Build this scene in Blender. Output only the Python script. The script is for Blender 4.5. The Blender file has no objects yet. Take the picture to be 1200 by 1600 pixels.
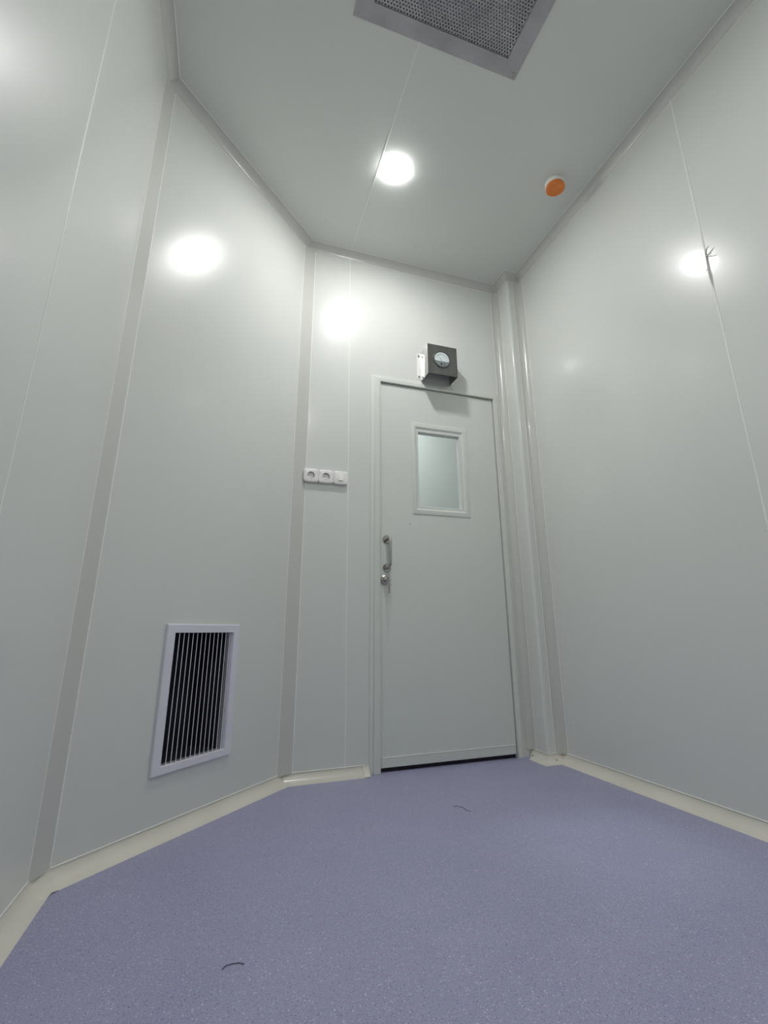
import bpy, bmesh, math, random
from mathutils import Vector, Matrix
random.seed(7)
C = bpy.context.scene.collection
PI = math.pi

# ------------------------------------------------------------------ dimensions
H = 2.970                       # ceiling height
XB, YB = -1.0258, -0.7568       # left wall meets diagonal wall
XA = -0.2989                    # diagonal wall meets back wall (y = 0)
XR = 1.104                      # right wall
XC, DC = 1.0127, 0.1493         # pillar in the right corner
YR = -3.30                      # wall behind the camera
BH, BD = 0.042, 0.050           # baseboard cove height / depth
CV, CH = 0.039, 0.047           # ceiling cove: down the wall / along the ceiling
DL, DR, DH = 0.1624, 0.9264, 2.100   # door opening
WT = 0.06                       # wall panel thickness
POLY = [Vector(p) for p in ((XB, YR), (XB, YB), (XA, 0), (XC, 0), (XC, -DC), (XR, -DC), (XR, YR))]

# ------------------------------------------------------------------ materials
def mat(name, col, rough=0.5, metal=0.0, coat=0.0, coat_rough=0.1, spec=0.5, emit=None, strength=0.0):
    m = bpy.data.materials.new(name)
    m.use_nodes = True
    b = m.node_tree.nodes['Principled BSDF']
    b.inputs['Base Color'].default_value = (*col, 1)
    b.inputs['Roughness'].default_value = rough
    b.inputs['Metallic'].default_value = metal
    b.inputs['Coat Weight'].default_value = coat
    b.inputs['Coat Roughness'].default_value = coat_rough
    b.inputs['Specular IOR Level'].default_value = spec
    if emit:
        b.inputs['Emission Color'].default_value = (*emit, 1)
        b.inputs['Emission Strength'].default_value = strength
    return m

def nodes(m):
    return m.node_tree.nodes, m.node_tree.links, m.node_tree.nodes['Principled BSDF']

def vary(m, c0, c1, scale=(3, 3, 3), lo=.35, hi=.65, detail=3, bump=0.0, bump_scale=None, rough=None):
    """noise between two close colours (object coordinates), optional bump and roughness range"""
    n, l, b = nodes(m)
    tc = n.new('ShaderNodeTexCoord'); mp = n.new('ShaderNodeMapping')
    mp.inputs['Scale'].default_value = scale
    l.new(tc.outputs['Object'], mp.inputs['Vector'])
    nz = n.new('ShaderNodeTexNoise'); nz.inputs['Scale'].default_value = 1; nz.inputs['Detail'].default_value = detail
    l.new(mp.outputs['Vector'], nz.inputs['Vector'])
    cr = n.new('ShaderNodeValToRGB')
    cr.color_ramp.elements[0].position = lo; cr.color_ramp.elements[0].color = (*c0, 1)
    cr.color_ramp.elements[1].position = hi; cr.color_ramp.elements[1].color = (*c1, 1)
    l.new(nz.outputs['Fac'], cr.inputs['Fac']); l.new(cr.outputs['Color'], b.inputs['Base Color'])
    if rough:
        mr = n.new('ShaderNodeMapRange')
        mr.inputs['To Min'].default_value, mr.inputs['To Max'].default_value = rough
        l.new(nz.outputs['Fac'], mr.inputs['Value']); l.new(mr.outputs['Result'], b.inputs['Roughness'])
    if bump:
        mp2 = n.new('ShaderNodeMapping'); mp2.inputs['Scale'].default_value = bump_scale or scale
        l.new(tc.outputs['Object'], mp2.inputs['Vector'])
        nb = n.new('ShaderNodeTexNoise'); nb.inputs['Scale'].default_value = 1; nb.inputs['Detail'].default_value = 2
        l.new(mp2.outputs['Vector'], nb.inputs['Vector'])
        bp = n.new('ShaderNodeBump'); bp.inputs['Strength'].default_value = bump; bp.inputs['Distance'].default_value = .002
        l.new(nb.outputs['Fac'], bp.inputs['Height']); l.new(bp.outputs['Normal'], b.inputs['Normal'])
        if 'Coat Normal' in b.inputs: l.new(bp.outputs['Normal'], b.inputs['Coat Normal'])
    return m

M = {}
WALL_A, WALL_B = (.662, .680, .650), (.682, .700, .670)
M['wall'] = vary(mat('painted_panel', WALL_A, rough=.27, coat=.62, coat_rough=.075, spec=.23), WALL_A, WALL_B,
                 scale=(1.3, 1.3, .9))
M['wall_brushed'] = vary(mat('painted_panel_brushed', WALL_A, rough=.29, coat=.55, coat_rough=.10, spec=.32), WALL_A, WALL_B,
                 scale=(1.3, 1.3, .9))
M['ceiling'] = vary(mat('ceiling_panel', WALL_A, rough=.36, coat=.45, coat_rough=.10, spec=.3), WALL_A, WALL_B, scale=(1.3, 1.3, 1.3))
M['cove'] = mat('coated_cove', (.575, .580, .545), rough=.30, coat=.35, coat_rough=.10)
M['bead'] = mat('sealant', (.82, .83, .79), rough=.40)
M['joint'] = mat('joint_sealant', (.80, .81, .77), rough=.45)
M['base'] = vary(mat('baseboard_plastic', (.60, .585, .52), rough=.35, coat=.25, coat_rough=.15),
                 (.69, .67, .60), (.73, .71, .64), scale=(4, 4, 4))
M['base_gloss'] = mat('baseboard_gloss', (.66, .645, .58), rough=.30, coat=.25, coat_rough=.12)
M['frame'] = mat('door_frame_paint', (.655, .68, .635), rough=.34, coat=.3, coat_rough=.12)
M['door'] = vary(mat('door_paint', (.56, .60, .565), rough=.38, coat=.35, coat_rough=.16), (.645, .675, .637), (.665, .695, .657), scale=(1.5, 1.5, 1))
M['gap_dark'] = mat('gap_shade', (.012, .012, .02), rough=.7)  # near-black colour for the shade under the door
M['white_alu'] = mat('white_aluminium', (.70, .70, .77), rough=.42)
M['slat'] = mat('louvre_aluminium', (.80, .80, .84), rough=.38)
M['duct'] = mat('dark_duct', (.03, .03, .048), rough=.8)
M['plastic'] = mat('white_plastic', (.83, .82, .80), rough=.30)
M['well'] = mat('shaded_well_plastic', (.27, .26, .25), rough=.35)  # socket plastic darkened, shade of a deeper well put into the colour
M['dark'] = mat('dark_hole', (.02, .02, .02), rough=.8)
M['flange'] = mat('lit_steel', (.86, .85, .83), rough=.45, metal=.4)  # steel paled so its colour carries the lamp's white reflection
M['bezel'] = mat('dark_bezel', (.10, .10, .10), rough=.3)
M['steel'] = vary(mat('stainless_steel', (.5, .5, .5), rough=.3, metal=1), (.50, .50, .49), (.58, .57, .56), scale=(30, 30, 6), rough=(.06, .12))
M['steel_dull'] = vary(mat('dull_steel', (.4, .4, .4), rough=.4, metal=1), (.22, .22, .215), (.26, .26, .255), scale=(60, 60, 3), rough=(.34, .46))
M['steel_panel'] = vary(mat('brushed_steel_panel', (.5, .5, .5), rough=.5, metal=.75), (.40, .385, .40), (.52, .505, .52), scale=(7, 7, 7), rough=(.36, .52), detail=5)
M['filter'] = mat('filter_cloth', (.5, .5, .54), rough=.9)
M['chrome'] = mat('polished_steel', (.46, .45, .43), rough=.20, metal=1)
M['satin'] = mat('satin_steel', (.46, .45, .43), rough=.36, metal=1)
M['brass'] = mat('dark_key_metal', (.34, .31, .26), rough=.3, metal=1)
M['black'] = mat('black_plastic', (.02, .02, .022), rough=.4)
M['dial'] = mat('dial_white', (.86, .86, .89), rough=.5)
M['dial_grey'] = mat('dial_grey', (.33, .34, .35), rough=.45, metal=.4)
M['ink'] = mat('dial_ink', (.05, .05, .06), rough=.6)
M['orange'] = vary(mat('orange_plastic', (.80, .22, .03), rough=.45), (.76, .20, .028), (.84, .24, .035), scale=(40, 40, 40))
M['lamp'] = mat('opal_lamp', (.9, .9, .9), rough=.3, emit=(1.0, .995, .985), strength=285.0)
M['hair'] = mat('dark_hair', (.03, .03, .05), rough=.6)

# thin sheet glass: clear transmission with a Fresnel reflection
def glass(name, tint=(.95, .975, .97)):
    m = bpy.data.materials.new(name); m.use_nodes = True
    n, l = m.node_tree.nodes, m.node_tree.links
    n.remove(n['Principled BSDF'])
    t = n.new('ShaderNodeBsdfTransparent'); t.inputs['Color'].default_value = (*tint, 1)
    g = n.new('ShaderNodeBsdfGlossy'); g.inputs['Roughness'].default_value = .03
    w_ = n.new('ShaderNodeLayerWeight'); w_.inputs['Blend'].default_value = .5
    p = n.new('ShaderNodeMath'); p.operation = 'POWER'; p.inputs[1].default_value = 5
    f = n.new('ShaderNodeMath'); f.operation = 'MULTIPLY_ADD'; f.inputs[1].default_value = .96; f.inputs[2].default_value = .04
    l.new(w_.outputs['Facing'], p.inputs[0]); l.new(p.outputs[0], f.inputs[0])
    mx = n.new('ShaderNodeMixShader')
    l.new(f.outputs[0], mx.inputs[0]); l.new(t.outputs[0], mx.inputs[1]); l.new(g.outputs[0], mx.inputs[2])
    l.new(mx.outputs[0], n['Material Output'].inputs['Surface'])
    return m
M['glass'] = glass('clear_glass')

# speckled vinyl floor
def floor_mat():
    m = mat('speckled_vinyl', (.26, .27, .38), rough=.42, spec=.35)
    n, l, b = nodes(m)
    tc = n.new('ShaderNodeTexCoord')
    def noise(s, d):
        q = n.new('ShaderNodeTexNoise'); q.inputs['Scale'].default_value = s; q.inputs['Detail'].default_value = d
        l.new(tc.outputs['Object'], q.inputs['Vector']); return q
    def ramp(src, a, bb, ca, cb):
        r = n.new('ShaderNodeValToRGB'); e = r.color_ramp.elements
        e[0].position = a; e[0].color = (*ca, 1); e[1].position = bb; e[1].color = (*cb, 1)
        l.new(src, r.inputs['Fac']); return r
    base = ramp(noise(5, 4).outputs['Fac'], .3, .7, (.325, .325, .485), (.347, .346, .507))
    fine = ramp(noise(330, 3).outputs['Fac'], .38, .62, (.86, .86, .86), (1.12, 1.12, 1.12))
    mul = n.new('ShaderNodeMix'); mul.data_type = 'RGBA'; mul.blend_type = 'MULTIPLY'; mul.inputs[0].default_value = 1
    l.new(base.outputs['Color'], mul.inputs[6]); l.new(fine.outputs['Color'], mul.inputs[7])
    cur = mul.outputs[2]
    for sc, th, col, k in ((190, .10, (.56, .56, .66), .50), (130, .075, (.66, .66, .72), .60), (210, .10, (.12, .12, .22), .50), (100, .055, (.11, .11, .19), .55)):
        v = n.new('ShaderNodeTexVoronoi'); v.inputs['Scale'].default_value = sc
        off = n.new('ShaderNodeVectorMath'); off.operation = 'ADD'; off.inputs[1].default_value = (sc * .37, sc * .11, 0)
        l.new(tc.outputs['Object'], off.inputs[0]); l.new(off.outputs[0], v.inputs['Vector'])
        sel = n.new('ShaderNodeSeparateColor'); l.new(v.outputs['Color'], sel.inputs['Color'])
        keep = n.new('ShaderNodeMath'); keep.operation = 'LESS_THAN'; keep.inputs[1].default_value = .24
        l.new(sel.outputs[0], keep.inputs[0])
        dist = n.new('ShaderNodeMath'); dist.operation = 'LESS_THAN'; dist.inputs[1].default_value = th * 3.2
        l.new(v.outputs['Distance'], dist.inputs[0])
        both = n.new('ShaderNodeMath'); both.operation = 'MULTIPLY'
        l.new(keep.outputs[0], both.inputs[0]); l.new(dist.outputs[0], both.inputs[1])
        fac = n.new('ShaderNodeMath'); fac.operation = 'MULTIPLY'; fac.inputs[1].default_value = k
        l.new(both.outputs[0], fac.inputs[0])
        mx = n.new('ShaderNodeMix'); mx.data_type = 'RGBA'; mx.inputs[7].default_value = (*col, 1)
        l.new(fac.outputs[0], mx.inputs[0]); l.new(cur, mx.inputs[6]); cur = mx.outputs[2]
    l.new(cur, b.inputs['Base Color'])
    bp = n.new('ShaderNodeBump'); bp.inputs['Strength'].default_value = .12; bp.inputs['Distance'].default_value = .001
    l.new(noise(420, 2).outputs['Fac'], bp.inputs['Height']); l.new(bp.outputs['Normal'], b.inputs['Normal'])
    return m
M['floor'] = floor_mat()

# ------------------------------------------------------------------ mesh helpers
class MB:
    """collects faces, then links them as one mesh object"""
    def __init__(s, frame=None):
        s.v, s.f, s.mi, s.fr, s.mats = [], [], [], frame or Matrix(), []
    def slot(s, m):
        if m is None: return 0
        if m not in s.mats: s.mats.append(m)
        return s.mats.index(m)
    def add(s, vs, fs, m=None):
        k = len(s.v)
        s.v += [tuple(Vector(p)) for p in vs]
        s.f += [tuple(i + k for i in f) for f in fs]
        s.mi += [s.slot(m)] * len(fs)
        return s
    def box(s, x0, x1, y0, y1, z0, z1, m=None):
        vs = [(x, y, z) for z in (z0, z1) for y in (y0, y1) for x in (x0, x1)]
        return s.add(vs, [(0, 2, 3, 1), (4, 5, 7, 6), (0, 1, 5, 4), (2, 6, 7, 3), (0, 4, 6, 2), (1, 3, 7, 5)], m)
    def rings(s, rings, cap0=True, cap1=True, m=None, closed=True):
        """rings: list of equal-length point lists, joined in sequence"""
        n = len(rings[0]); vs = [p for r in rings for p in r]; fs = []
        for i in range(len(rings) - 1):
            for j in range(n if closed else n - 1):
                a, b = i * n + j, i * n + (j + 1) % n
                fs.append((a, b, b + n, a + n))
        if cap0: fs.append(tuple(range(n))[::-1])
        if cap1: fs.append(tuple(range((len(rings) - 1) * n, len(rings) * n)))
        return s.add(vs, fs, m)
    def loop_rings(s, rings, m=None):
        n = len(rings[0]); k = len(rings); vs = [p for r in rings for p in r]; fs = []
        for i in range(k):
            for j in range(n):
                a, b = i * n + j, i * n + (j + 1) % n
                c, d = ((i + 1) % k) * n + (j + 1) % n, ((i + 1) % k) * n + j
                fs.append((a, b, c, d))
        return s.add(vs, fs, m)
    def tube(s, pts, r, n=12, m=None):
        pts = [Vector(p) for p in pts]; rr = r if isinstance(r, (list, tuple)) else [r] * len(pts)
        rings = []; up = None
        for i, p in enumerate(pts):
            t = ((pts[min(i + 1, len(pts) - 1)]) - pts[max(i - 1, 0)]).normalized()
            if up is None:
                up = t.orthogonal().normalized()
            u = (up - t * up.dot(t)).normalized(); up = u; w = t.cross(u)
            rings.append([p + (u * math.cos(2 * PI * j / n) + w * math.sin(2 * PI * j / n)) * rr[i] for j in range(n)])
        return s.rings(rings, m=m)
    def lathe(s, prof, n=48, axis='z', c=(0, 0, 0), cap0=True, cap1=True, m=None):
        c = Vector(c); rings = []
        for r, h in prof:
            ring = []
            for j in range(n):
                a = 2 * PI * j / n; u, w = r * math.cos(a), r * math.sin(a)
                ring.append(c + (Vector((u, w, h)) if axis == 'z' else Vector((u, h, w)) if axis == 'y' else Vector((h, u, w))))
            rings.append(ring)
        return s.rings(rings, cap0, cap1, m)
    def build(s, name, m, parent=None, smooth=35, bevel=0, loc=None):
        me = bpy.data.meshes.new(name)
        vs = [s.fr @ Vector(p) for p in s.v]
        if loc is not None: vs = [p - Vector(loc) for p in vs]
        me.from_pydata(vs, [], s.f)
        bm = bmesh.new(); bm.from_mesh(me)
        bmesh.ops.recalc_face_normals(bm, faces=bm.faces); bm.to_mesh(me); bm.free()
        for q in (s.mats or [m]): me.materials.append(q)
        if s.mats:
            for p, i in zip(me.polygons, s.mi): p.material_index = i
        if smooth:
            me.shade_smooth(); me.set_sharp_from_angle(angle=math.radians(smooth))
        o = bpy.data.objects.new(name, me); C.objects.link(o)
        if loc is not None: o.location = loc
        if parent is not None:
            o.parent = parent
            o.matrix_parent_inverse = Matrix.Translation(-wloc(parent))
        if bevel:
            b = o.modifiers.new('bevel', 'BEVEL'); b.width = bevel; b.segments = 3; b.limit_method = 'ANGLE'; b.angle_limit = math.radians(40)
        return o

def wloc(o):
    p = Vector(o.location)
    q = o.parent
    if q is not None:            # children are written in world coordinates with an inverse of the parent's location
        return Vector((0, 0, 0)) + p
    return p

def tag(o, label=None, cat=None, group=None, kind=None):
    if label: o['label'] = label
    if cat: o['category'] = cat
    if group: o['group'] = group
    if kind: o['kind'] = kind
    return o

def thing(name, label, cat, loc, group=None, kind=None):
    o = bpy.data.objects.new(name, None); C.objects.link(o); o.location = loc
    o.empty_display_size = .05
    return tag(o, label, cat, group, kind)

def struct(o, label, cat): return tag(o, label, cat, kind='structure')

def frame(origin, X, Y, Z):
    X, Y, Z = Vector(X).normalized(), Vector(Y).normalized(), Vector(Z).normalized()
    m = Matrix.Identity(4)
    for i in range(3):
        m[i][0], m[i][1], m[i][2], m[i][3] = X[i], Y[i], Z[i], origin[i]
    return m

def wall_with_hole(mb, x0, x1, y0, y1, z0, z1, hx0, hx1, hz0, hz1):
    if hx0 > x0: mb.box(x0, hx0, y0, y1, z0, z1)
    if x1 > hx1: mb.box(hx1, x1, y0, y1, z0, z1)
    if z1 > hz1: mb.box(hx0, hx1, y0, y1, hz1, z1)
    if hz0 > z0: mb.box(hx0, hx1, y0, y1, z0, hz0)
    return mb

# ------------------------------------------------------------------ plan helpers
def normal(i):                                      # inward normal of wall i (POLY[i] -> POLY[i+1])
    a, b = POLY[i], POLY[(i + 1) % len(POLY)]
    e = (b - a).normalized()
    return Vector((e.y, -e.x))
def inset(i, o):                                    # vertex i of the plan moved in by o
    a, b, c = POLY[i - 1], POLY[i], POLY[(i + 1) % len(POLY)]
    n0, n1 = normal((i - 1) % len(POLY)), normal(i)
    d = n0 + n1
    return b + d * (o / (1 + n0.dot(n1)))

E_D = (POLY[2] - POLY[1]).normalized()              # along the diagonal wall
N_D = Vector((E_D.y, -E_D.x))                       # into the room

# ------------------------------------------------------------------ shell
o = MB().box(XB - .3, XR + .3, YR - .1, .0, -.08, 0).box(DL - .1, DR + .1, 0, .06, -.08, 0).build('floor', M['floor'], smooth=0)
struct(o, 'blue-grey speckled vinyl floor', 'floor')

# ceiling with the opening for the supply panel
PX0, PX1, PY1, PY0 = -.323, .402, -1.240, -1.965     # outer edge of the supply panel
IX0, IX1, IY1, IY0 = PX0 + .066, PX1 - .070, PY1 - .066, PY0 + .066
mb = MB()
mb.box(XB - .2, IX0, YR - .1, .06, H, H + .05).box(IX1, XR + .2, YR - .1, .06, H, H + .05)
mb.box(IX0, IX1, IY1, .06, H, H + .05).box(IX0, IX1, YR - .1, IY0, H, H + .05)
ceil = struct(mb.build('ceiling', M['ceiling'], smooth=0), 'pale grey-green panel ceiling with one fine joint line', 'ceiling')
def bead_strip(a, b, nrm, w, h, name, parent, m=None, label=None):
    """a low rounded bead from a to b lying on a surface with normal nrm"""
    a, b, nrm = Vector(a), Vector(b), Vector(nrm).normalized()
    t = (b - a).normalized(); s_ = t.cross(nrm)
    prof = [(-w / 2, -.0005), (-w / 2, h * .45), (-w * .25, h), (w * .25, h), (w / 2, h * .45), (w / 2, -.0005)]
    o = MB().rings([[p + s_ * u + nrm * v for u, v in prof] for p in (a, b)]).build(name, m or M['joint'], parent)
    if label: o['label'] = label
    return o
bead_strip((-.043, PY1, H), (-.041, -CH, H), (0, 0, -1), .0035, .0007, 'joint_line', ceil, M['joint'])

# left wall
wl = struct(MB().box(XB - WT, XB, YR, YB + .02, 0, H).build('wall_left', M['wall_brushed'], smooth=0),
            'glossy grey-green panel wall at the far left of the room', 'wall')
bead_strip((XB, -1.4147, .03), (XB, -1.4147, H - .03), (1, 0, 0), .005, .0012, 'joint_line', wl)
# diagonal wall with duct opening
FD = frame((XA, 0, 0), (E_D.x, E_D.y, 0), (-N_D.x, -N_D.y, 0), (0, 0, 1))     # x along wall, y into the wall, z up
LD = (POLY[2] - POLY[1]).length
GX0, GX1, GZ0, GZ1 = -.723, -.357, .193, .688
mb = wall_with_hole(MB(FD), -LD - .02, .02, 0, WT, 0, H, GX0 + .02, GX1 - .02, GZ0 + .02, GZ1 - .02)
wd = struct(mb.build('wall_diagonal', M['wall'], smooth=0), 'diagonal grey-green panel wall holding the return air grille', 'wall')
# back wall with door opening
mb = wall_with_hole(MB(), XA - .03, XC + .15, 0, WT, 0, H, DL - .012, DR + .012, 0, DH + .012)
wb = struct(mb.build('wall_back', M['wall'], smooth=0), 'grey-green panel wall around the door', 'wall')
bead_strip((-.037, 0, H - .03), (-.012, 0, BH - .005), (0, -1, 0), .005, .0012, 'joint_line', wb)
# pillar in the right corner, rounded outer edge
rp = .016; pts = [(XC, .02)]
for k in range(9):
    a = PI + (PI / 2) * k / 8
    pts.append((XC + rp + rp * math.cos(a), -DC + rp + rp * math.sin(a)))
pts += [(XR + .03, -DC), (XR + .03, .02)]
o = MB().rings([[(x, y, z) for x, y in pts] for z in (0, H)]).build('wall_pillar', M['wall'])
struct(o, 'narrow boxed pillar between the door and the right wall', 'pillar')
# right wall
wr = struct(MB().box(XR, XR + WT, YR, -DC + .02, 0, H).build('wall_right', M['wall'], smooth=0),
            'grey-green panel wall on the right with a torn joint line', 'wall')
YJ = -1.4147
jr = bead_strip((XR, YJ, .03), (XR, YJ, H - .03), (-1, 0, 0), .0075, .0022, 'joint_line', wr)
# torn curl of sealant on that joint
t = MB()
def curl(zb, pts, r0):
    n = len(pts); t.tube([(XR - .0015 - a, YJ + b, zb + c) for a, b, c in pts], [r0 * (1 - .75 * i / (n - 1)) for i in range(n)], 8)
curl(2.080, [(0, 0, 0), (.006, -.006, .008), (.011, -.012, .015), (.013, -.020, .021), (.012, -.028, .024)], .0050)
curl(2.079, [(0, 0, 0), (.006, -.010, -.004), (.010, -.021, -.010), (.010, -.033, -.015)], .0046)
curl(2.025, [(0, .001, 0), (.004, .006, -.004), (.006, .010, -.012)], .0032)
t.tube([(XR - .002, YJ, 2.10), (XR - .0035, YJ - .0005, 2.06), (XR - .003, YJ + .001, 2.02), (XR - .0035, YJ, 1.98), (XR - .002, YJ, 1.93)], [.001, .0042, .0036, .0042, .001], 8)
o = t.build('torn_sealant', M['cove'], wr); o['label'] = 'curled torn sealant on the joint'
# wall behind the camera
struct(MB().box(XB - .1, XR + .1, YR - WT, YR, 0, H).build('wall_rear', M['wall'], smooth=0), 'plain panel wall behind the viewer', 'wall')

# corridor seen through the door window
o = MB().box(-.6, 2.2, 1.5, 1.56, 0, H).box(-.66, -.6, .06, 1.56, 0, H).box(2.2, 2.26, .06, 1.56, 0, H).build('wall_corridor', M['wall'], smooth=0)
struct(o, 'pale corridor wall seen through the door window', 'wall')
o = MB().box(-.66, 2.26, .06, 1.56, H, H + .05).build('ceiling_corridor', M['ceiling'], smooth=0); struct(o, 'corridor ceiling beyond the door', 'ceiling')
o = MB().box(-.66, 2.26, .06, 1.56, -.08, 0).build('floor_corridor', M['floor'], smooth=0); struct(o, 'corridor floor beyond the door', 'floor')

# ------------------------------------------------------------------ coves
def arc(w, h, n=10):                                # concave quarter curve from (0,h) on the wall to (w,0)
    return [(w - w * math.cos(PI / 2 * k / n), h - h * math.sin(PI / 2 * k / n)) for k in range(n + 1)]
NAMES = ['left', 'diagonal', 'back', 'pillar', 'pillar', 'right', 'rear']
WHERE = ['left wall', 'diagonal wall', 'door wall', 'left face of the pillar', 'front face of the pillar', 'right wall', 'rear wall']
trim_no = [0]
def trim_name():
    trim_no[0] += 1; return 'trim_%d' % trim_no[0]
prof = arc(CH, CV)
for i in range(7):
    j = (i + 1) % 7
    def P(k, o_, z): q = inset(k, o_); return (q.x, q.y, z)
    loop = prof + [(0, 0)]
    mb = MB().rings([[P(k, o_, H - h) for o_, h in loop] for k in (i, j)])
    t = struct(mb.build(trim_name(), M['cove'], smooth=40), 'concave cove trim along the ceiling above the ' + WHERE[i], 'trim')
    n2 = normal(i); n3 = Vector((n2.x, n2.y, 0))
    for (o_, z, nn) in ((.0, H - CV, n3), (CH, H, Vector((0, 0, -1)))):
        bead_strip(P(i, o_ + .0002, z), P(j, o_ + .0002, z), nn, .0045, .0012, 'sealant_bead', t, M['bead'])

def vertical_cove(i, tl, name_label, r_beads=True):
    a, b, c = POLY[i - 1], POLY[i], POLY[(i + 1) % 7]
    e0, e1 = (a - b).normalized(), (c - b).normalized()
    ang = math.acos(max(-1, min(1, e0.dot(e1))))
    r = tl * math.tan(ang / 2)
    cen = b + (e0 + e1).normalized() * math.hypot(tl, r)
    p0, p1 = b + e0 * tl, b + e1 * tl
    v0, v1 = p0 - cen, p1 - cen
    a0 = math.atan2(v0.y, v0.x); da = (math.atan2(v1.y, v1.x) - a0 + PI) % (2 * PI) - PI
    pts = [cen + Vector((math.cos(a0 + da * k / 12), math.sin(a0 + da * k / 12))) * r for k in range(13)] + [b]
    if ang > 2: pts = [p0, p0.lerp(p1, .5) + (p0.lerp(p1, .5) - b) * -.06, p1, b]      # the strips in the wide corners are nearly flat
    z0, z1 = BH - .003, H - CV + .004
    t = struct(MB().rings([[(p.x, p.y, z) for p in pts] for z in (z0, z1)]).build(trim_name(), M['cove'], smooth=40), name_label, 'trim')
    for p, n_ in ((p0, normal((i - 1) % 7)), (p1, normal(i))):
        n3 = Vector((n_.x, n_.y, 0))
        bead_strip((p.x, p.y, z0), (p.x, p.y, z1), n3, .0045, .0014, 'sealant_bead', t, M['bead'])
    return t
vertical_cove(1, .0425, 'vertical cove strip in the corner left of the return air grille')
vertical_cove(2, .0425, 'vertical cove strip in the corner left of the wall sockets')
vertical_cove(3, .0450, 'vertical cove strip between the door frame and the pillar')
vertical_cove(5, .0450, 'vertical cove strip between the pillar and the right wall')
vertical_cove(6, .0450, 'vertical cove strip in the rear right corner')
vertical_cove(0, .0450, 'vertical cove strip in the rear left corner')

# baseboards
bp_ = arc(BD, BH, 12)
def baseboard(i, name, m, label, end=None, start=None):
    loop = bp_ + [(0, 0)]
    j = (i + 1) % 7
    def ring(k, o_, h):
        q = inset(k, o_)
        return Vector((q.x, q.y, h))
    A_ = [ring(i, o_, h) for o_, h in loop]; B_ = [ring(j, o_, h) for o_, h in loop]
    if end is not None:  B_ = [Vector((end, p.y, p.z)) for p in A_]
    o = struct(MB().rings([A_, B_]).build(name, m, smooth=40), label, 'baseboard')
    n2 = normal(i); n3 = Vector((n2.x, n2.y, 0))
    bead_strip(A_[0], B_[0], n3, .004, .0022, 'top_lip', o, M['bead'])
    return o
baseboard(0, 'baseboard_left', M['base'], 'cream cove baseboard along the left wall')
bdg = baseboard(1, 'baseboard_diagonal', M['base'], 'cream cove baseboard under the return air grille')
bbk = baseboard(2, 'baseboard_back', M['base_gloss'], 'glossy cove baseboard between the diagonal wall and the door', end=DL - .060)
baseboard(4, 'baseboard_pillar', M['base'], 'short cove baseboard across the front of the pillar')
bpl = baseboard(3, 'baseboard_pillar', M['base'], 'short cove baseboard along the left face of the pillar')
baseboard(5, 'baseboard_right', M['base'], 'cream cove baseboard along the right wall')
baseboard(6, 'baseboard_rear', M['base'], 'cream cove baseboard behind the viewer')
# small moulded pieces on the baseboards
def cap_piece(x0, x1, name, parent):
    loop = [(o_ + .0022, h + .0022) for o_, h in bp_] + [(0, 0)]
    return MB().rings([[(x, -o_, h) for o_, h in loop] for x in (x0, x1)]).build(name, M['base'], parent)
cap_piece(DL - .088, DL - .058, 'end_cap', bbk)
# corner piece: swollen joint at left / diagonal
q = []
for tpos, grow in ((-.05, .0), (-.046, .002), (0, .0035), (.046, .002), (.05, .0)):
    base = [(o_ + grow, h + grow) for o_, h in bp_]
    ring = []
    for o_, h in base:
        p = inset(1, o_)
        d = Vector((0, -1)) if tpos < 0 else Vector((E_D.x, E_D.y))
        p = p + d * abs(tpos) * (1 - .55 * o_ / BD)
        ring.append((p.x, p.y, h))
    ring.append((POLY[1].x, POLY[1].y, 0)) 
    q.append(ring)
MB().rings(q).build('corner_piece', M['base'], bdg)
# screw heads on the pillar baseboard
for x, y in ((XC - .0135, -.030), (XC + .038, -DC - .0135)):
    d = Vector((-.7, 0, .7)) if y > -.1 else Vector((0, -.7, .7))
    c = Vector((x, y, .0125)); MB().lathe([(.006, -.002), (.006, .001), (.004, .0022)], n=16, c=(0, 0, 0))
    mbx = MB(frame(c, d.orthogonal(), d.cross(d.orthogonal()), d)); mbx.lathe([(.0055, -.003), (.0055, .0012), (.0035, .0024)], n=16)
    mbx.build('screw', M['chrome'], bpl)

# ------------------------------------------------------------------ door
# frame: swept profile (o outward from the opening edge, y depth; negative is into the room)
FL, FT, FRr = .058, .043, .047
prof_f = [(-.018, .055), (-.018, .066), (.010, .066), (.010, .0), (1.0, .0), (1.0, -.004), (.66, -.006), (.60, -.011), (.14, -.0125), (.0, -.010), (.0, .055)]
def fp(o_, w): return o_ * w if o_ > .05 else o_
ring = []
for k in range(4):
    r = []
    for o_, y in prof_f:
        ol, ot, orr = fp(o_, FL), fp(o_, FT), fp(o_, FRr)
        if k == 0: r.append((DL - ol, y, 0))
        if k == 1: r.append((DL - ol, y, DH + ot))
        if k == 2: r.append((DR + orr, y, DH + ot))
        if k == 3: r.append((DR + orr, y, 0))
    ring.append(r)
o = MB().rings(ring).build(trim_name(), M['frame'], smooth=30, bevel=.0015)
struct(o, 'painted metal door frame', 'door frame')

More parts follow.
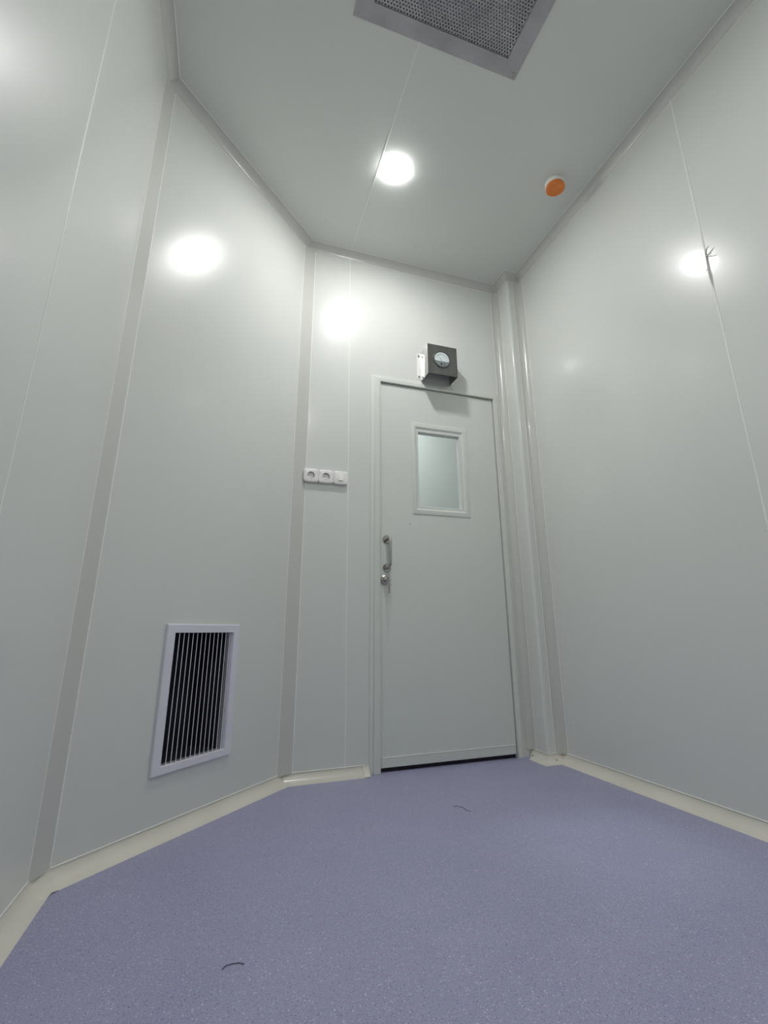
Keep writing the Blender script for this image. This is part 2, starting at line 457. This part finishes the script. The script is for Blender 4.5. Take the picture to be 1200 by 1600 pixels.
LY = .004                                            # face of the leaf
LX0, LX1, LZ0, LZ1 = DL + .004, DR - .005, .020, DH - .007
door = thing('door_1', 'closed grey-green door with a small window and pull handle', 'door', (DL, LY, 0), kind='structure')
WX0, WX1, WZ0, WZ1 = .357, .723, 1.296, 1.866        # outer edge of the window frame
GX0_, GX1_, GZ0_, GZ1_ = .405, .666, 1.350, 1.803    # glass
mb = wall_with_hole(MB(), LX0, LX1, LY, LY + .042, LZ0, LZ1, GX0_ - .005, GX1_ + .005, GZ0_ - .005, GZ1_ + .005)
leaf = mb.build('leaf', M['door'], door, smooth=0)
bead_strip((LX0 + .008, LY, LZ0), (LX0 + .008, LY, LZ1 - .01), (0, -1, 0), .0025, .0008, 'edge_lip', door, M['frame'])
MB().box(LX0 + .004, LX1 - .004, LY - .004, LY + .01, LZ0 + .001, LZ0 + .046).build('kick_strip', M['frame'], door, bevel=.001)
bead_strip((LX0 + .004, LY - .004, LZ0 + .045), (LX1 - .004, LY - .004, LZ0 + .045), (0, -1, 0), .004, .0015, 'strip_lip', door, M['bead'])
MB().box(LX0, LX1, LY + .014, LY + .040, .001, LZ0 + .004).build('gap_shade_strip', M['gap_dark'], door)  # added strip: blocks corridor light and paints the gap's shade
# window frame: flat rim then bevel down to the glass
def rect(x0, x1, z0, z1, y): return [(x0, y, z0), (x1, y, z0), (x1, y, z1), (x0, y, z1)]
def shrink(t, y):
    f = lambda a, b: a + (b - a) * t
    return rect(f(WX0, GX0_), f(WX1, GX1_), f(WZ0, GZ0_), f(WZ1, GZ1_), y)
wf = MB().loop_rings([shrink(0, LY + .002), shrink(0, LY - .0025), shrink(.05, LY - .0042), shrink(.38, LY - .0065), shrink(.47, LY - .0065), shrink(1, LY + .012), shrink(1, LY + .03), shrink(.2, LY + .03)]).build('window_frame', M['frame'], door, smooth=20, bevel=.001)
MB().box(GX0_ - .003, GX1_ + .003, LY + .016, LY + .022, GZ0_ - .003, GZ1_ + .003).build('pane', M['glass'], wf, smooth=0)
MB().lathe([(.0032, -.0009), (.0036, .001)], n=14, axis='y', c=(.339, LY, 1.235)).build('stain_dot', M['dial_grey'], door)  # small dark stain on the leaf, built as a thin disc
# pull handle
hx, hz0, hz1 = .200, .985, 1.141
hy = LY
mb = MB(); pr = .064
pts = []
rc = .026
pts.append((hx, hy + .004, hz1)); pts.append((hx, hy - pr + rc, hz1))
for k in range(1, 9):
    a = PI / 2 * k / 8; pts.append((hx, hy - pr + rc - rc * math.sin(a), hz1 - rc + rc * math.cos(a)))
for k in range(0, 9):
    a = PI / 2 * k / 8; pts.append((hx, hy - pr + rc - rc * math.cos(a), hz0 + rc - rc * math.sin(a)))
pts.append((hx, hy + .004, hz0))
hd = mb.tube(pts, .0085, 20).build('pull_handle', M['chrome'], door)
for z in (hz0, hz1):
    MB().lathe([(.010, -.006), (.0215, -.006), (.0235, -.003), (.0235, .002)], n=40, axis='y', c=(hx, hy, z)).build('rose', M['chrome'], hd)
# lock: rose, cylinder
lx, lz = .189, .920
lk = MB().lathe([(.012, -.010), (.020, -.010), (.0255, -.006), (.0265, .002)], n=40, axis='y', c=(lx, hy, lz)).build('lock', M['satin'], door)
MB().lathe([(.008, -.026), (.010, -.025), (.0115, -.008)], n=28, axis='y', c=(lx, hy, lz)).build('lock_cylinder', M['chrome'], lk)
# key standing in the lock with a second key hanging from its ring
kt = thing('door_key', 'metal key in the door lock with another key dangling', 'key', (lx, hy - .026, lz))
def key_plate(cx, cy, cz, ax, rad, thick):           # round key bow standing in the plane of ax and z
    ax = Vector(ax).normalized(); n_ = ax.cross(Vector((0, 0, 1)))
    rings = []
    for s_, rr in ((-thick / 2, rad * .93), (-thick / 2, rad), (thick / 2, rad), (thick / 2, rad * .93)):
        rings.append([Vector((cx, cy, cz)) + ax * rr * 1.0 * math.cos(2 * PI * j / 28) + Vector((0, 0, 1)) * rr * .92 * math.sin(2 * PI * j / 28) + n_ * s_ for j in range(28)])
    return rings
mb = MB(); mb.rings(key_plate(lx + .002, hy - .050, lz, (.42, -.9, 0), .0135, .003)); mb.build('bow', M['chrome'], kt)
MB().tube([(lx, hy - .020, lz), (lx, hy - .040, lz)], .0038, 10).build('shank', M['chrome'], kt)
rc_ = Vector((lx + .002, hy - .058, lz - .012))
MB().tube([rc_ + Vector((.009 * math.cos(a), -.003 * math.cos(a), .009 * math.sin(a))) for a in [2 * PI * k / 24 for k in range(25)]], .0011, 8).build('key_ring', M['chrome'], kt)
mb = MB(); mb.rings(key_plate(rc_.x + .003, rc_.y, rc_.z - .017, (.8, -.5, 0), .0095, .0026))
hb = mb.build('hanging_bow', M['chrome'], kt)
MB().box(rc_.x + .0005, rc_.x + .0060, rc_.y - .0012, rc_.y + .0012, rc_.z - .062, rc_.z - .024).build('hanging_blade', M['brass'], kt)

# ------------------------------------------------------------------ wall sockets and switch (back wall)
def sq(a, b, y, n=56, p=7):
    out = []
    for j in range(n):
        t_ = 2 * PI * (j + .5) / n; c_, s_ = math.cos(t_), math.sin(t_)
        k = (abs(c_) ** p + abs(s_) ** p) ** (-1 / p)
        out.append((a * k * c_, y, b * k * s_))
    return out
def circ(r, y, n=56): return [(r * math.cos(2 * PI * (j + .5) / n), y, r * math.sin(2 * PI * (j + .5) / n)) for j in range(n)]
SW, SH, SDp = .0402, .0370, .020
def placed(cx, cz): return frame((cx, 0, cz), (1, 0, 0), (0, 1, 0), (0, 0, 1))
SZ = 1.465; SX = [-.230, -.1495, -.069]
GRP = 'sockets and switch on the door wall'
def back_box(F, root):
    MB(F).rings([sq(SW - .003, SH - .003, 0), sq(SW - .003, SH - .003, -SDp + .010)]).build('back_box', M['plastic'], root)
def make_socket(cx, label):
    r = thing('wall_socket', label, 'socket', (cx, 0, SZ - SH), group='round pin sockets on the door wall'); F = placed(cx, SZ)
    back_box(F, r)
    y0 = -SDp
    MB(F).rings([sq(SW, SH, y0 + .011), sq(SW, SH, y0 + .004), sq(SW - .0015, SH - .0015, y0 + .0012), sq(SW - .0045, SH - .0045, y0), circ(.0200, y0), circ(.0195, y0 + .0012)], cap0=True, cap1=False).build('face_plate', M['plastic'], r, smooth=40)
    w = MB(F).rings([circ(.0196, y0 + .001), circ(.0186, y0 + .0182)], cap0=False, cap1=True).build('socket_well', M['well'], r, smooth=40)
    for s_ in (-1, 1):
        MB(F).lathe([(.0028, y0 + .0175), (.0028, y0 + .0184)], n=14, axis='y', c=(s_ * .0085, 0, 0)).build('pin_hole', M['dark'], w)
    for s_ in (-1, 1):
        MB(F).box(-.0025, .0025, y0 + .003, y0 + .0182, s_ * .0175 - .0018, s_ * .0175 + .0018).build('earth_clip', M['steel_dull'], w)
    return r
make_socket(SX[0], 'white round pin wall socket beside the corner strip, leftmost unit')
make_socket(SX[1], 'white round pin wall socket in the middle, next to the switch')
r = thing('light_switch', 'white rocker light switch at the right end of the sockets', 'switch', (SX[2], 0, SZ - SH)); F = placed(SX[2], SZ)
back_box(F, r)
MB(F).rings([sq(SW, SH, -SDp + .011), sq(SW, SH, -SDp + .004), sq(SW - .0015, SH - .0015, -SDp + .0012), sq(SW - .0045, SH - .0045, -SDp)]).build('face_plate', M['plastic'], r, smooth=40)
yy = -SDp
MB(F).add([(-.0115, yy + .001, .019), (.0115, yy + .001, .019), (.0115, yy + .001, -.019), (-.0115, yy + .001, -.019),
           (-.0105, yy - .0012, .0175), (.0105, yy - .0012, .0175), (.0105, yy - .0065, -.0165), (-.0105, yy - .0065, -.0165)],
          [(0, 1, 2, 3), (4, 5, 6, 7), (0, 1, 5, 4), (1, 2, 6, 5), (2, 3, 7, 6), (3, 0, 4, 7)]).build('rocker', M['plastic'], r, smooth=0, bevel=.0008)

# ------------------------------------------------------------------ return air grille (diagonal wall)
gl = thing('return_air_grille', 'tall white-framed return air grille with vertical slats low on the diagonal wall', 'vent',
           tuple(FD @ Vector(((GX0 + GX1) / 2, 0, GZ0))))
JX0, JX1, JZ0, JZ1 = GX0 + .034, GX1 - .034, GZ0 + .027, GZ1 - .031
MB(FD).loop_rings([rect(GX0, GX1, GZ0, GZ1, .0), rect(GX0, GX1, GZ0, GZ1, -.009), rect(GX0 + .003, GX1 - .003, GZ0 + .003, GZ1 - .003, -.0115),
                   rect(JX0 - .001, JX1 + .001, JZ0 - .001, JZ1 + .001, -.0115), rect(JX0, JX1, JZ0, JZ1, -.010), rect(JX0, JX1, JZ0, JZ1, .026), rect(JX0 - .004, JX1 + .004, JZ0 - .004, JZ1 + .004, .026), rect(JX0 - .004, JX1 + .004, JZ0 - .004, JZ1 + .004, .0)]).build('frame', M['white_alu'], gl, smooth=20)
mb = MB(FD); ns = 14
for k in range(ns):                                   # slats turned 45 degrees to the face
    x = JX0 + (JX1 - JX0) * (k + .55) / ns
    dx, dy = math.cos(math.radians(46)), math.sin(math.radians(46))      # along the slat, into the wall
    L_, T_ = .017, .0021
    c = [(x - .004, -.004)]
    x0, y0 = x - .006, -.004
    a = [(x0 - dy * T_ / 2, y0 + dx * T_ / 2), (x0 + dy * T_ / 2, y0 - dx * T_ / 2)]
    b = [(p[0] + dx * L_, p[1] + dy * L_) for p in a]
    mb.rings([[(p[0], p[1], z) for p in (a[0], a[1], b[1], b[0])] for z in (JZ0 + .0005, JZ1 - .0005)])
mb.build('slats', M['slat'], gl, smooth=0)
mb = MB(FD)
mb.box(GX0 + .021, GX1 - .021, .034, .20, GZ0 + .021, GZ0 + .023).box(GX0 + .021, GX1 - .021, .034, .20, GZ1 - .023, GZ1 - .021)
mb.box(GX0 + .021, GX0 + .023, .034, .20, GZ0 + .021, GZ1 - .021).box(GX1 - .023, GX1 - .021, .034, .20, GZ0 + .021, GZ1 - .021).box(GX0 + .021, GX1 - .021, .198, .20, GZ0 + .021, GZ1 - .021)
mb.build('duct', M['duct'], gl, smooth=0)

# ------------------------------------------------------------------ ceiling supply panel
sp = thing('air_supply_panel', 'stainless steel perforated air supply panel in the ceiling', 'ceiling vent', ((PX0 + PX1) / 2, (PY0 + PY1) / 2, H))
def rz(x0, x1, y0, y1, z): return [(x0, y0, z), (x1, y0, z), (x1, y1, z), (x0, y1, z)]
MB().loop_rings([rz(PX0, PX1, PY0, PY1, H), rz(PX0, PX1, PY0, PY1, H - .003), rz(IX0, IX1, IY0, IY1, H - .003), rz(IX0, IX1, IY0, IY1, H + .004), rz(IX0 - .001, IX1 + .001, IY0 - .001, IY1 + .001, H + .004)]).build('frame', M['steel_panel'], sp, smooth=0)
for x in (PX0 + .018, PX1 - .018):
    for y in (PY0 + .018, PY1 - .018):
        MB().lathe([(.0065, -.002), (.0065, -.0035), (.004, -.0055)], n=18, c=(x, y, H)).build('screw', M['chrome'], sp)
# perforated sheet: every hole is real
pit = (IX1 - IX0) / 46; rows = int(round((IY1 - IY0) / (pit * .866)))
py = (IY1 - IY0) / rows; hr = pit * .33
mb = MB(); vs, fs = [], []
N8 = 8
def cell(x0, x1, y0, y1, hole):
    z = H + .001; k = len(vs)
    if not hole:
        vs.extend([(x0, y0, z), (x1, y0, z), (x1, y1, z), (x0, y1, z)]); fs.append((k, k + 1, k + 2, k + 3)); return
    cx, cy = (x0 + x1) / 2, (y0 + y1) / 2; hx_, hy_ = (x1 - x0) / 2, (y1 - y0) / 2
    out = [(-1, -1), (0, -1), (1, -1), (1, 0), (1, 1), (0, 1), (-1, 1), (-1, 0)]
    for a, b in out: vs.append((cx + a * hx_, cy + b * hy_, z))
    for a, b in out:
        an = math.atan2(b, a); vs.append((cx + hr * math.cos(an), cy + hr * math.sin(an), z))
    for j in range(8):
        fs.append((k + j, k + (j + 1) % 8, k + 8 + (j + 1) % 8, k + 8 + j))
for r_ in range(rows):
    y0, y1 = IY0 + r_ * py, IY0 + (r_ + 1) * py
    if r_ % 2 == 0:
        for c_ in range(46): cell(IX0 + c_ * pit, IX0 + (c_ + 1) * pit, y0, y1, True)
    else:
        cell(IX0, IX0 + pit / 2, y0, y1, False)
        for c_ in range(45): cell(IX0 + (c_ + .5) * pit, IX0 + (c_ + 1.5) * pit, y0, y1, True)
        cell(IX1 - pit / 2, IX1, y0, y1, False)
mb.add(vs, fs); ps = mb.build('perforated_sheet', M['steel_panel'], sp, smooth=0)
sm = ps.modifiers.new('thickness', 'SOLIDIFY'); sm.thickness = .0015; sm.offset = 1
MB().box(IX0 + .004, IX1 - .004, IY0 + .004, IY1 - .004, H + .040, H + .047).build('filter_sheet', M['filter'], sp, smooth=0)
mb = MB(); zt = H + .20
mb.box(IX0 - .004, IX0 - .002, IY0, IY1, H + .004, zt).box(IX1 + .002, IX1 + .004, IY0, IY1, H + .004, zt)
mb.box(IX0 - .004, IX1 + .004, IY0 - .004, IY0 - .002, H + .004, zt).box(IX0 - .004, IX1 + .004, IY1 + .002, IY1 + .004, H + .004, zt).box(IX0 - .004, IX1 + .004, IY0 - .004, IY1 + .004, zt - .002, zt)
mb.build('plenum', M['duct'], sp, smooth=0)  # near-black walls paint in the shade of the unlit plenum

# ------------------------------------------------------------------ ceiling lamp
def ceiling_lamp(x, y, label):
    lt = thing('ceiling_light', label, 'ceiling light', (x, y, H))
    MB().lathe([(.073, 0), (.073, -.0008), (.0725, -.0012), (.070, -.0012), (.070, 0)], c=(x, y, H)).build('trim_ring', M['plastic'], lt)
    dome = [(.0698, -.0006), (.0698, -.0022), (.066, -.0046), (.053, -.0070), (.030, -.0084), (.004, -.0087)]
    MB().lathe(dome, c=(x, y, H)).build('diffuser', M['lamp'], lt)
ceiling_lamp(.042, -.665, 'lit round white ceiling lamp between the steel panel and the door')
ceiling_lamp(-.01, -2.570, 'lit round white ceiling lamp out of view above the viewer')

# ------------------------------------------------------------------ smoke detector
dx_, dy_ = .889, -.862
sd = thing('smoke_detector', 'round white smoke detector with an orange dust cover on the ceiling', 'smoke detector', (dx_, dy_, H))
MB().lathe([(.052, 0), (.053, -.003), (.053, -.012), (.050, -.020), (.046, -.024)], c=(dx_, dy_, H)).build('base', M['plastic'], sd)
MB().lathe([(.0485, -.0215), (.0492, -.023), (.0492, -.036), (.0470, -.0385), (.020, -.0385), (.0185, -.0375), (.003, -.0375)], c=(dx_, dy_, H)).build('dust_cover', M['orange'], sd)

# ------------------------------------------------------------------ pressure gauge above the door
BX0, BX1, BZ0, BZ1, BY = .428, .622, 2.146, 2.346, -.120
pg = thing('pressure_gauge', 'round dial pressure gauge in a stainless steel box above the door', 'gauge', ((BX0 + BX1) / 2, 0, BZ0))
GC = ((BX0 + BX1) / 2 - .006, 2.250)
T = .0015
mb = MB()
mb.box(BX0, BX0 + T, BY, -.0015, BZ0, BZ1).box(BX1 - T, BX1, BY, -.0015, BZ0, BZ1).box(BX0 + T, BX1 - T, BY, -.0015, BZ1 - T, BZ1)
mb.build('housing', M['steel'], pg, smooth=0)
# front sheet with a round cut-out for the dial
n_ = 64; RG = .0565
outer, inner = [], []
for j in range(n_):
    a = 2 * PI * (j + .5) / n_; c_, s_ = math.cos(a), math.sin(a)
    tx = ((BX1 - GC[0]) if c_ > 0 else (GC[0] - BX0)) / max(abs(c_), 1e-6); tz = ((BZ1 - GC[1]) if s_ > 0 else (GC[1] - BZ0)) / max(abs(s_), 1e-6)
    outer.append((a, min(tx, tz)))
def pt(a, r, y): return (GC[0] + r * math.cos(a), y, GC[1] + r * math.sin(a))
# exact corners: move the nearest sample onto each corner
for X_, Z_ in ((BX0, BZ0), (BX1, BZ0), (BX1, BZ1), (BX0, BZ1)):
    a = math.atan2(Z_ - GC[1], X_ - GC[0]) % (2 * PI); j = min(range(n_), key=lambda q: abs((outer[q][0] - a + PI) % (2 * PI) - PI))
    outer[j] = (a, math.hypot(Z_ - GC[1], X_ - GC[0]))
mb = MB()
mb.loop_rings([[pt(a, r, BY) for a, r in outer], [pt(a, RG, BY) for a, r in outer], [pt(a, RG, BY + T) for a, r in outer], [pt(a, r, BY + T) for a, r in outer]])
mb.build('front_plate', M['steel_dull'], pg, smooth=20)
for X_ in (BX0 - .026, BX1):
    fl = MB().box(X_, X_ + .026, -.0020, .0, BZ0 + .014, BZ1 - .006).build('mounting_flange', M['flange'], pg, smooth=0)
    for z in (BZ0 + .030, BZ1 - .024):
        MB().lathe([(.0065, -.0018), (.0065, -.0035), (.0045, -.0055)], n=18, axis='y', c=(X_ + .013, 0, z)).build('screw', M['steel_dull'], fl)
cxy = (GC[0], 0, GC[1])
gb = MB().lathe([(.0562, BY + .030), (.0562, BY - .0035), (.0550, BY - .0055), (.0500, BY - .0055), (.0490, BY - .0045), (.0490, BY + .003)], n=64, axis='y', c=cxy, cap0=True, cap1=False).build('bezel', M['bezel'], pg)
yd = BY - .0025
MB().lathe([(.0492, yd), (.0492, yd + .002)], n=64, axis='y', c=cxy).build('dial_plate', M['dial_grey'], pg)
# white scale sector over the grey lower half
sec = [(GC[0] + .0480 * math.cos(a), GC[1] + .0480 * math.sin(a)) for a in [math.radians(-14 + 208 * k / 40) for k in range(41)]]
sec += [(GC[0] - .030, GC[1] - .014), (GC[0] + .030, GC[1] - .014)]
ds = MB().rings([[(x, y, z) for x, z in sec] for y in (yd - .0008, yd)]).build('scale_plate', M['dial'], pg, smooth=0)
mb = MB()
for k in range(31):
    a = math.radians(152 - 124 * k / 30); r0, r1 = (.0335, .0410) if k % 5 == 0 else (.0370, .0405)
    w = .0007 if k % 5 == 0 else .0004
    ca, sa = math.cos(a), math.sin(a)
    mb.rings([[(GC[0] + r_ * ca - sg * w * sa, y, GC[1] - .004 + r_ * sa + sg * w * ca) for r_, sg in ((r0, -1), (r1, -1), (r1, 1), (r0, 1))] for y in (yd - .0012, yd - .0007)])
mb.build('scale_marks', M['ink'], ds, smooth=0)
an = math.radians(118); ca, sa = math.cos(an), math.sin(an)
MB().rings([[(GC[0] + r_ * ca - sg * sa, y, GC[1] - .018 + r_ * sa + sg * ca) for r_, sg in ((0, -.0011), (.050, -.0003), (.050, .0003), (0, .0011))] for y in (yd - .0018, yd - .0014)]).build('needle', M['ink'], pg, smooth=0)
MB().lathe([(.006, yd - .0005), (.006, yd - .0014), (.0045, yd - .0018)], n=24, axis='y', c=(GC[0] - .004, 0, GC[1] - .033)).build('zero_screw', M['black'], pg)
MB().box(GC[0] + .012, GC[0] + .016, yd - .0016, yd, GC[1] - .042, GC[1] - .018).build('pointer_bracket', M['steel'], pg, smooth=0)
MB().lathe([(.0488, BY - .0052), (.0488, BY - .0046)], n=64, axis='y', c=cxy).build('glass', M['glass'], pg)

# ------------------------------------------------------------------ stray hairs on the floor
def hair(name, pts, label):
    o = MB().tube([Vector((x, y, .0014 + .001 * math.sin(i * 1.3) ** 2)) for i, (x, y) in enumerate(pts)], .0008, 6).build(name, M['hair'], loc=(pts[0][0], pts[0][1], 0))
    return tag(o, label, 'hair')
hair('hair_strand', [(.285, -.560), (.300, -.566), (.312, -.580), (.315, -.600), (.313, -.622), (.322, -.636)], 'dark curled hair strand on the floor in front of the door')
hair('hair_strand', [(-.550, -1.262), (-.543, -1.254), (-.530, -1.251), (-.517, -1.254), (-.508, -1.262)], 'fine dark hair strand on the floor nearest the viewer')

# ------------------------------------------------------------------ light of the corridor beyond the door
la = bpy.data.lights.new('corridor_light', 'AREA'); la.shape = 'DISK'; la.size = .3; la.energy = 24; la.color = (.95, .985, 1)
lo = bpy.data.objects.new('corridor_light', la); C.objects.link(lo); lo.location = (.45, 1.0, H - .01)

# ------------------------------------------------------------------ world, camera, view
w = bpy.data.worlds.new('world'); bpy.context.scene.world = w; w.use_nodes = True
w.node_tree.nodes['Background'].inputs['Color'].default_value = (0, 0, 0, 1)
cam = bpy.data.cameras.new('camera'); co = bpy.data.objects.new('camera', cam); C.objects.link(co)
cam.sensor_fit = 'HORIZONTAL'; cam.sensor_width = 36; cam.lens = 36 * 763.48 / 1200
cam.shift_x = (600 - 631.43) / 1200; cam.shift_y = (764.94 - 800) / 1200
cam.clip_start = .02
Rr = Vector((0.94263988, -0.33351639, -0.01403118)); Ru = Vector((-0.08187989, -0.27176292, 0.95887465)); Rf = Vector((0.32361357, 0.90272462, 0.28348285))
mw = Matrix.Identity(4)
for i in range(3):
    mw[i][0], mw[i][1], mw[i][2] = Rr[i], Ru[i], -Rf[i]
mw[0][3], mw[1][3], mw[2][3] = -.6017, -2.5292, .6409
co.matrix_world = mw
sc = bpy.context.scene
sc.camera = co
sc.view_settings.view_transform = 'Standard'; sc.view_settings.look = 'None'
sc.view_settings.gamma = 1; sc.view_settings.use_curve_mapping = False
sc.view_settings.exposure = 0.0
sc.cycles.max_bounces = 16; sc.cycles.diffuse_bounces = 10; sc.cycles.glossy_bounces = 6; sc.cycles.transmission_bounces = 8
sc.cycles.use_denoising = True
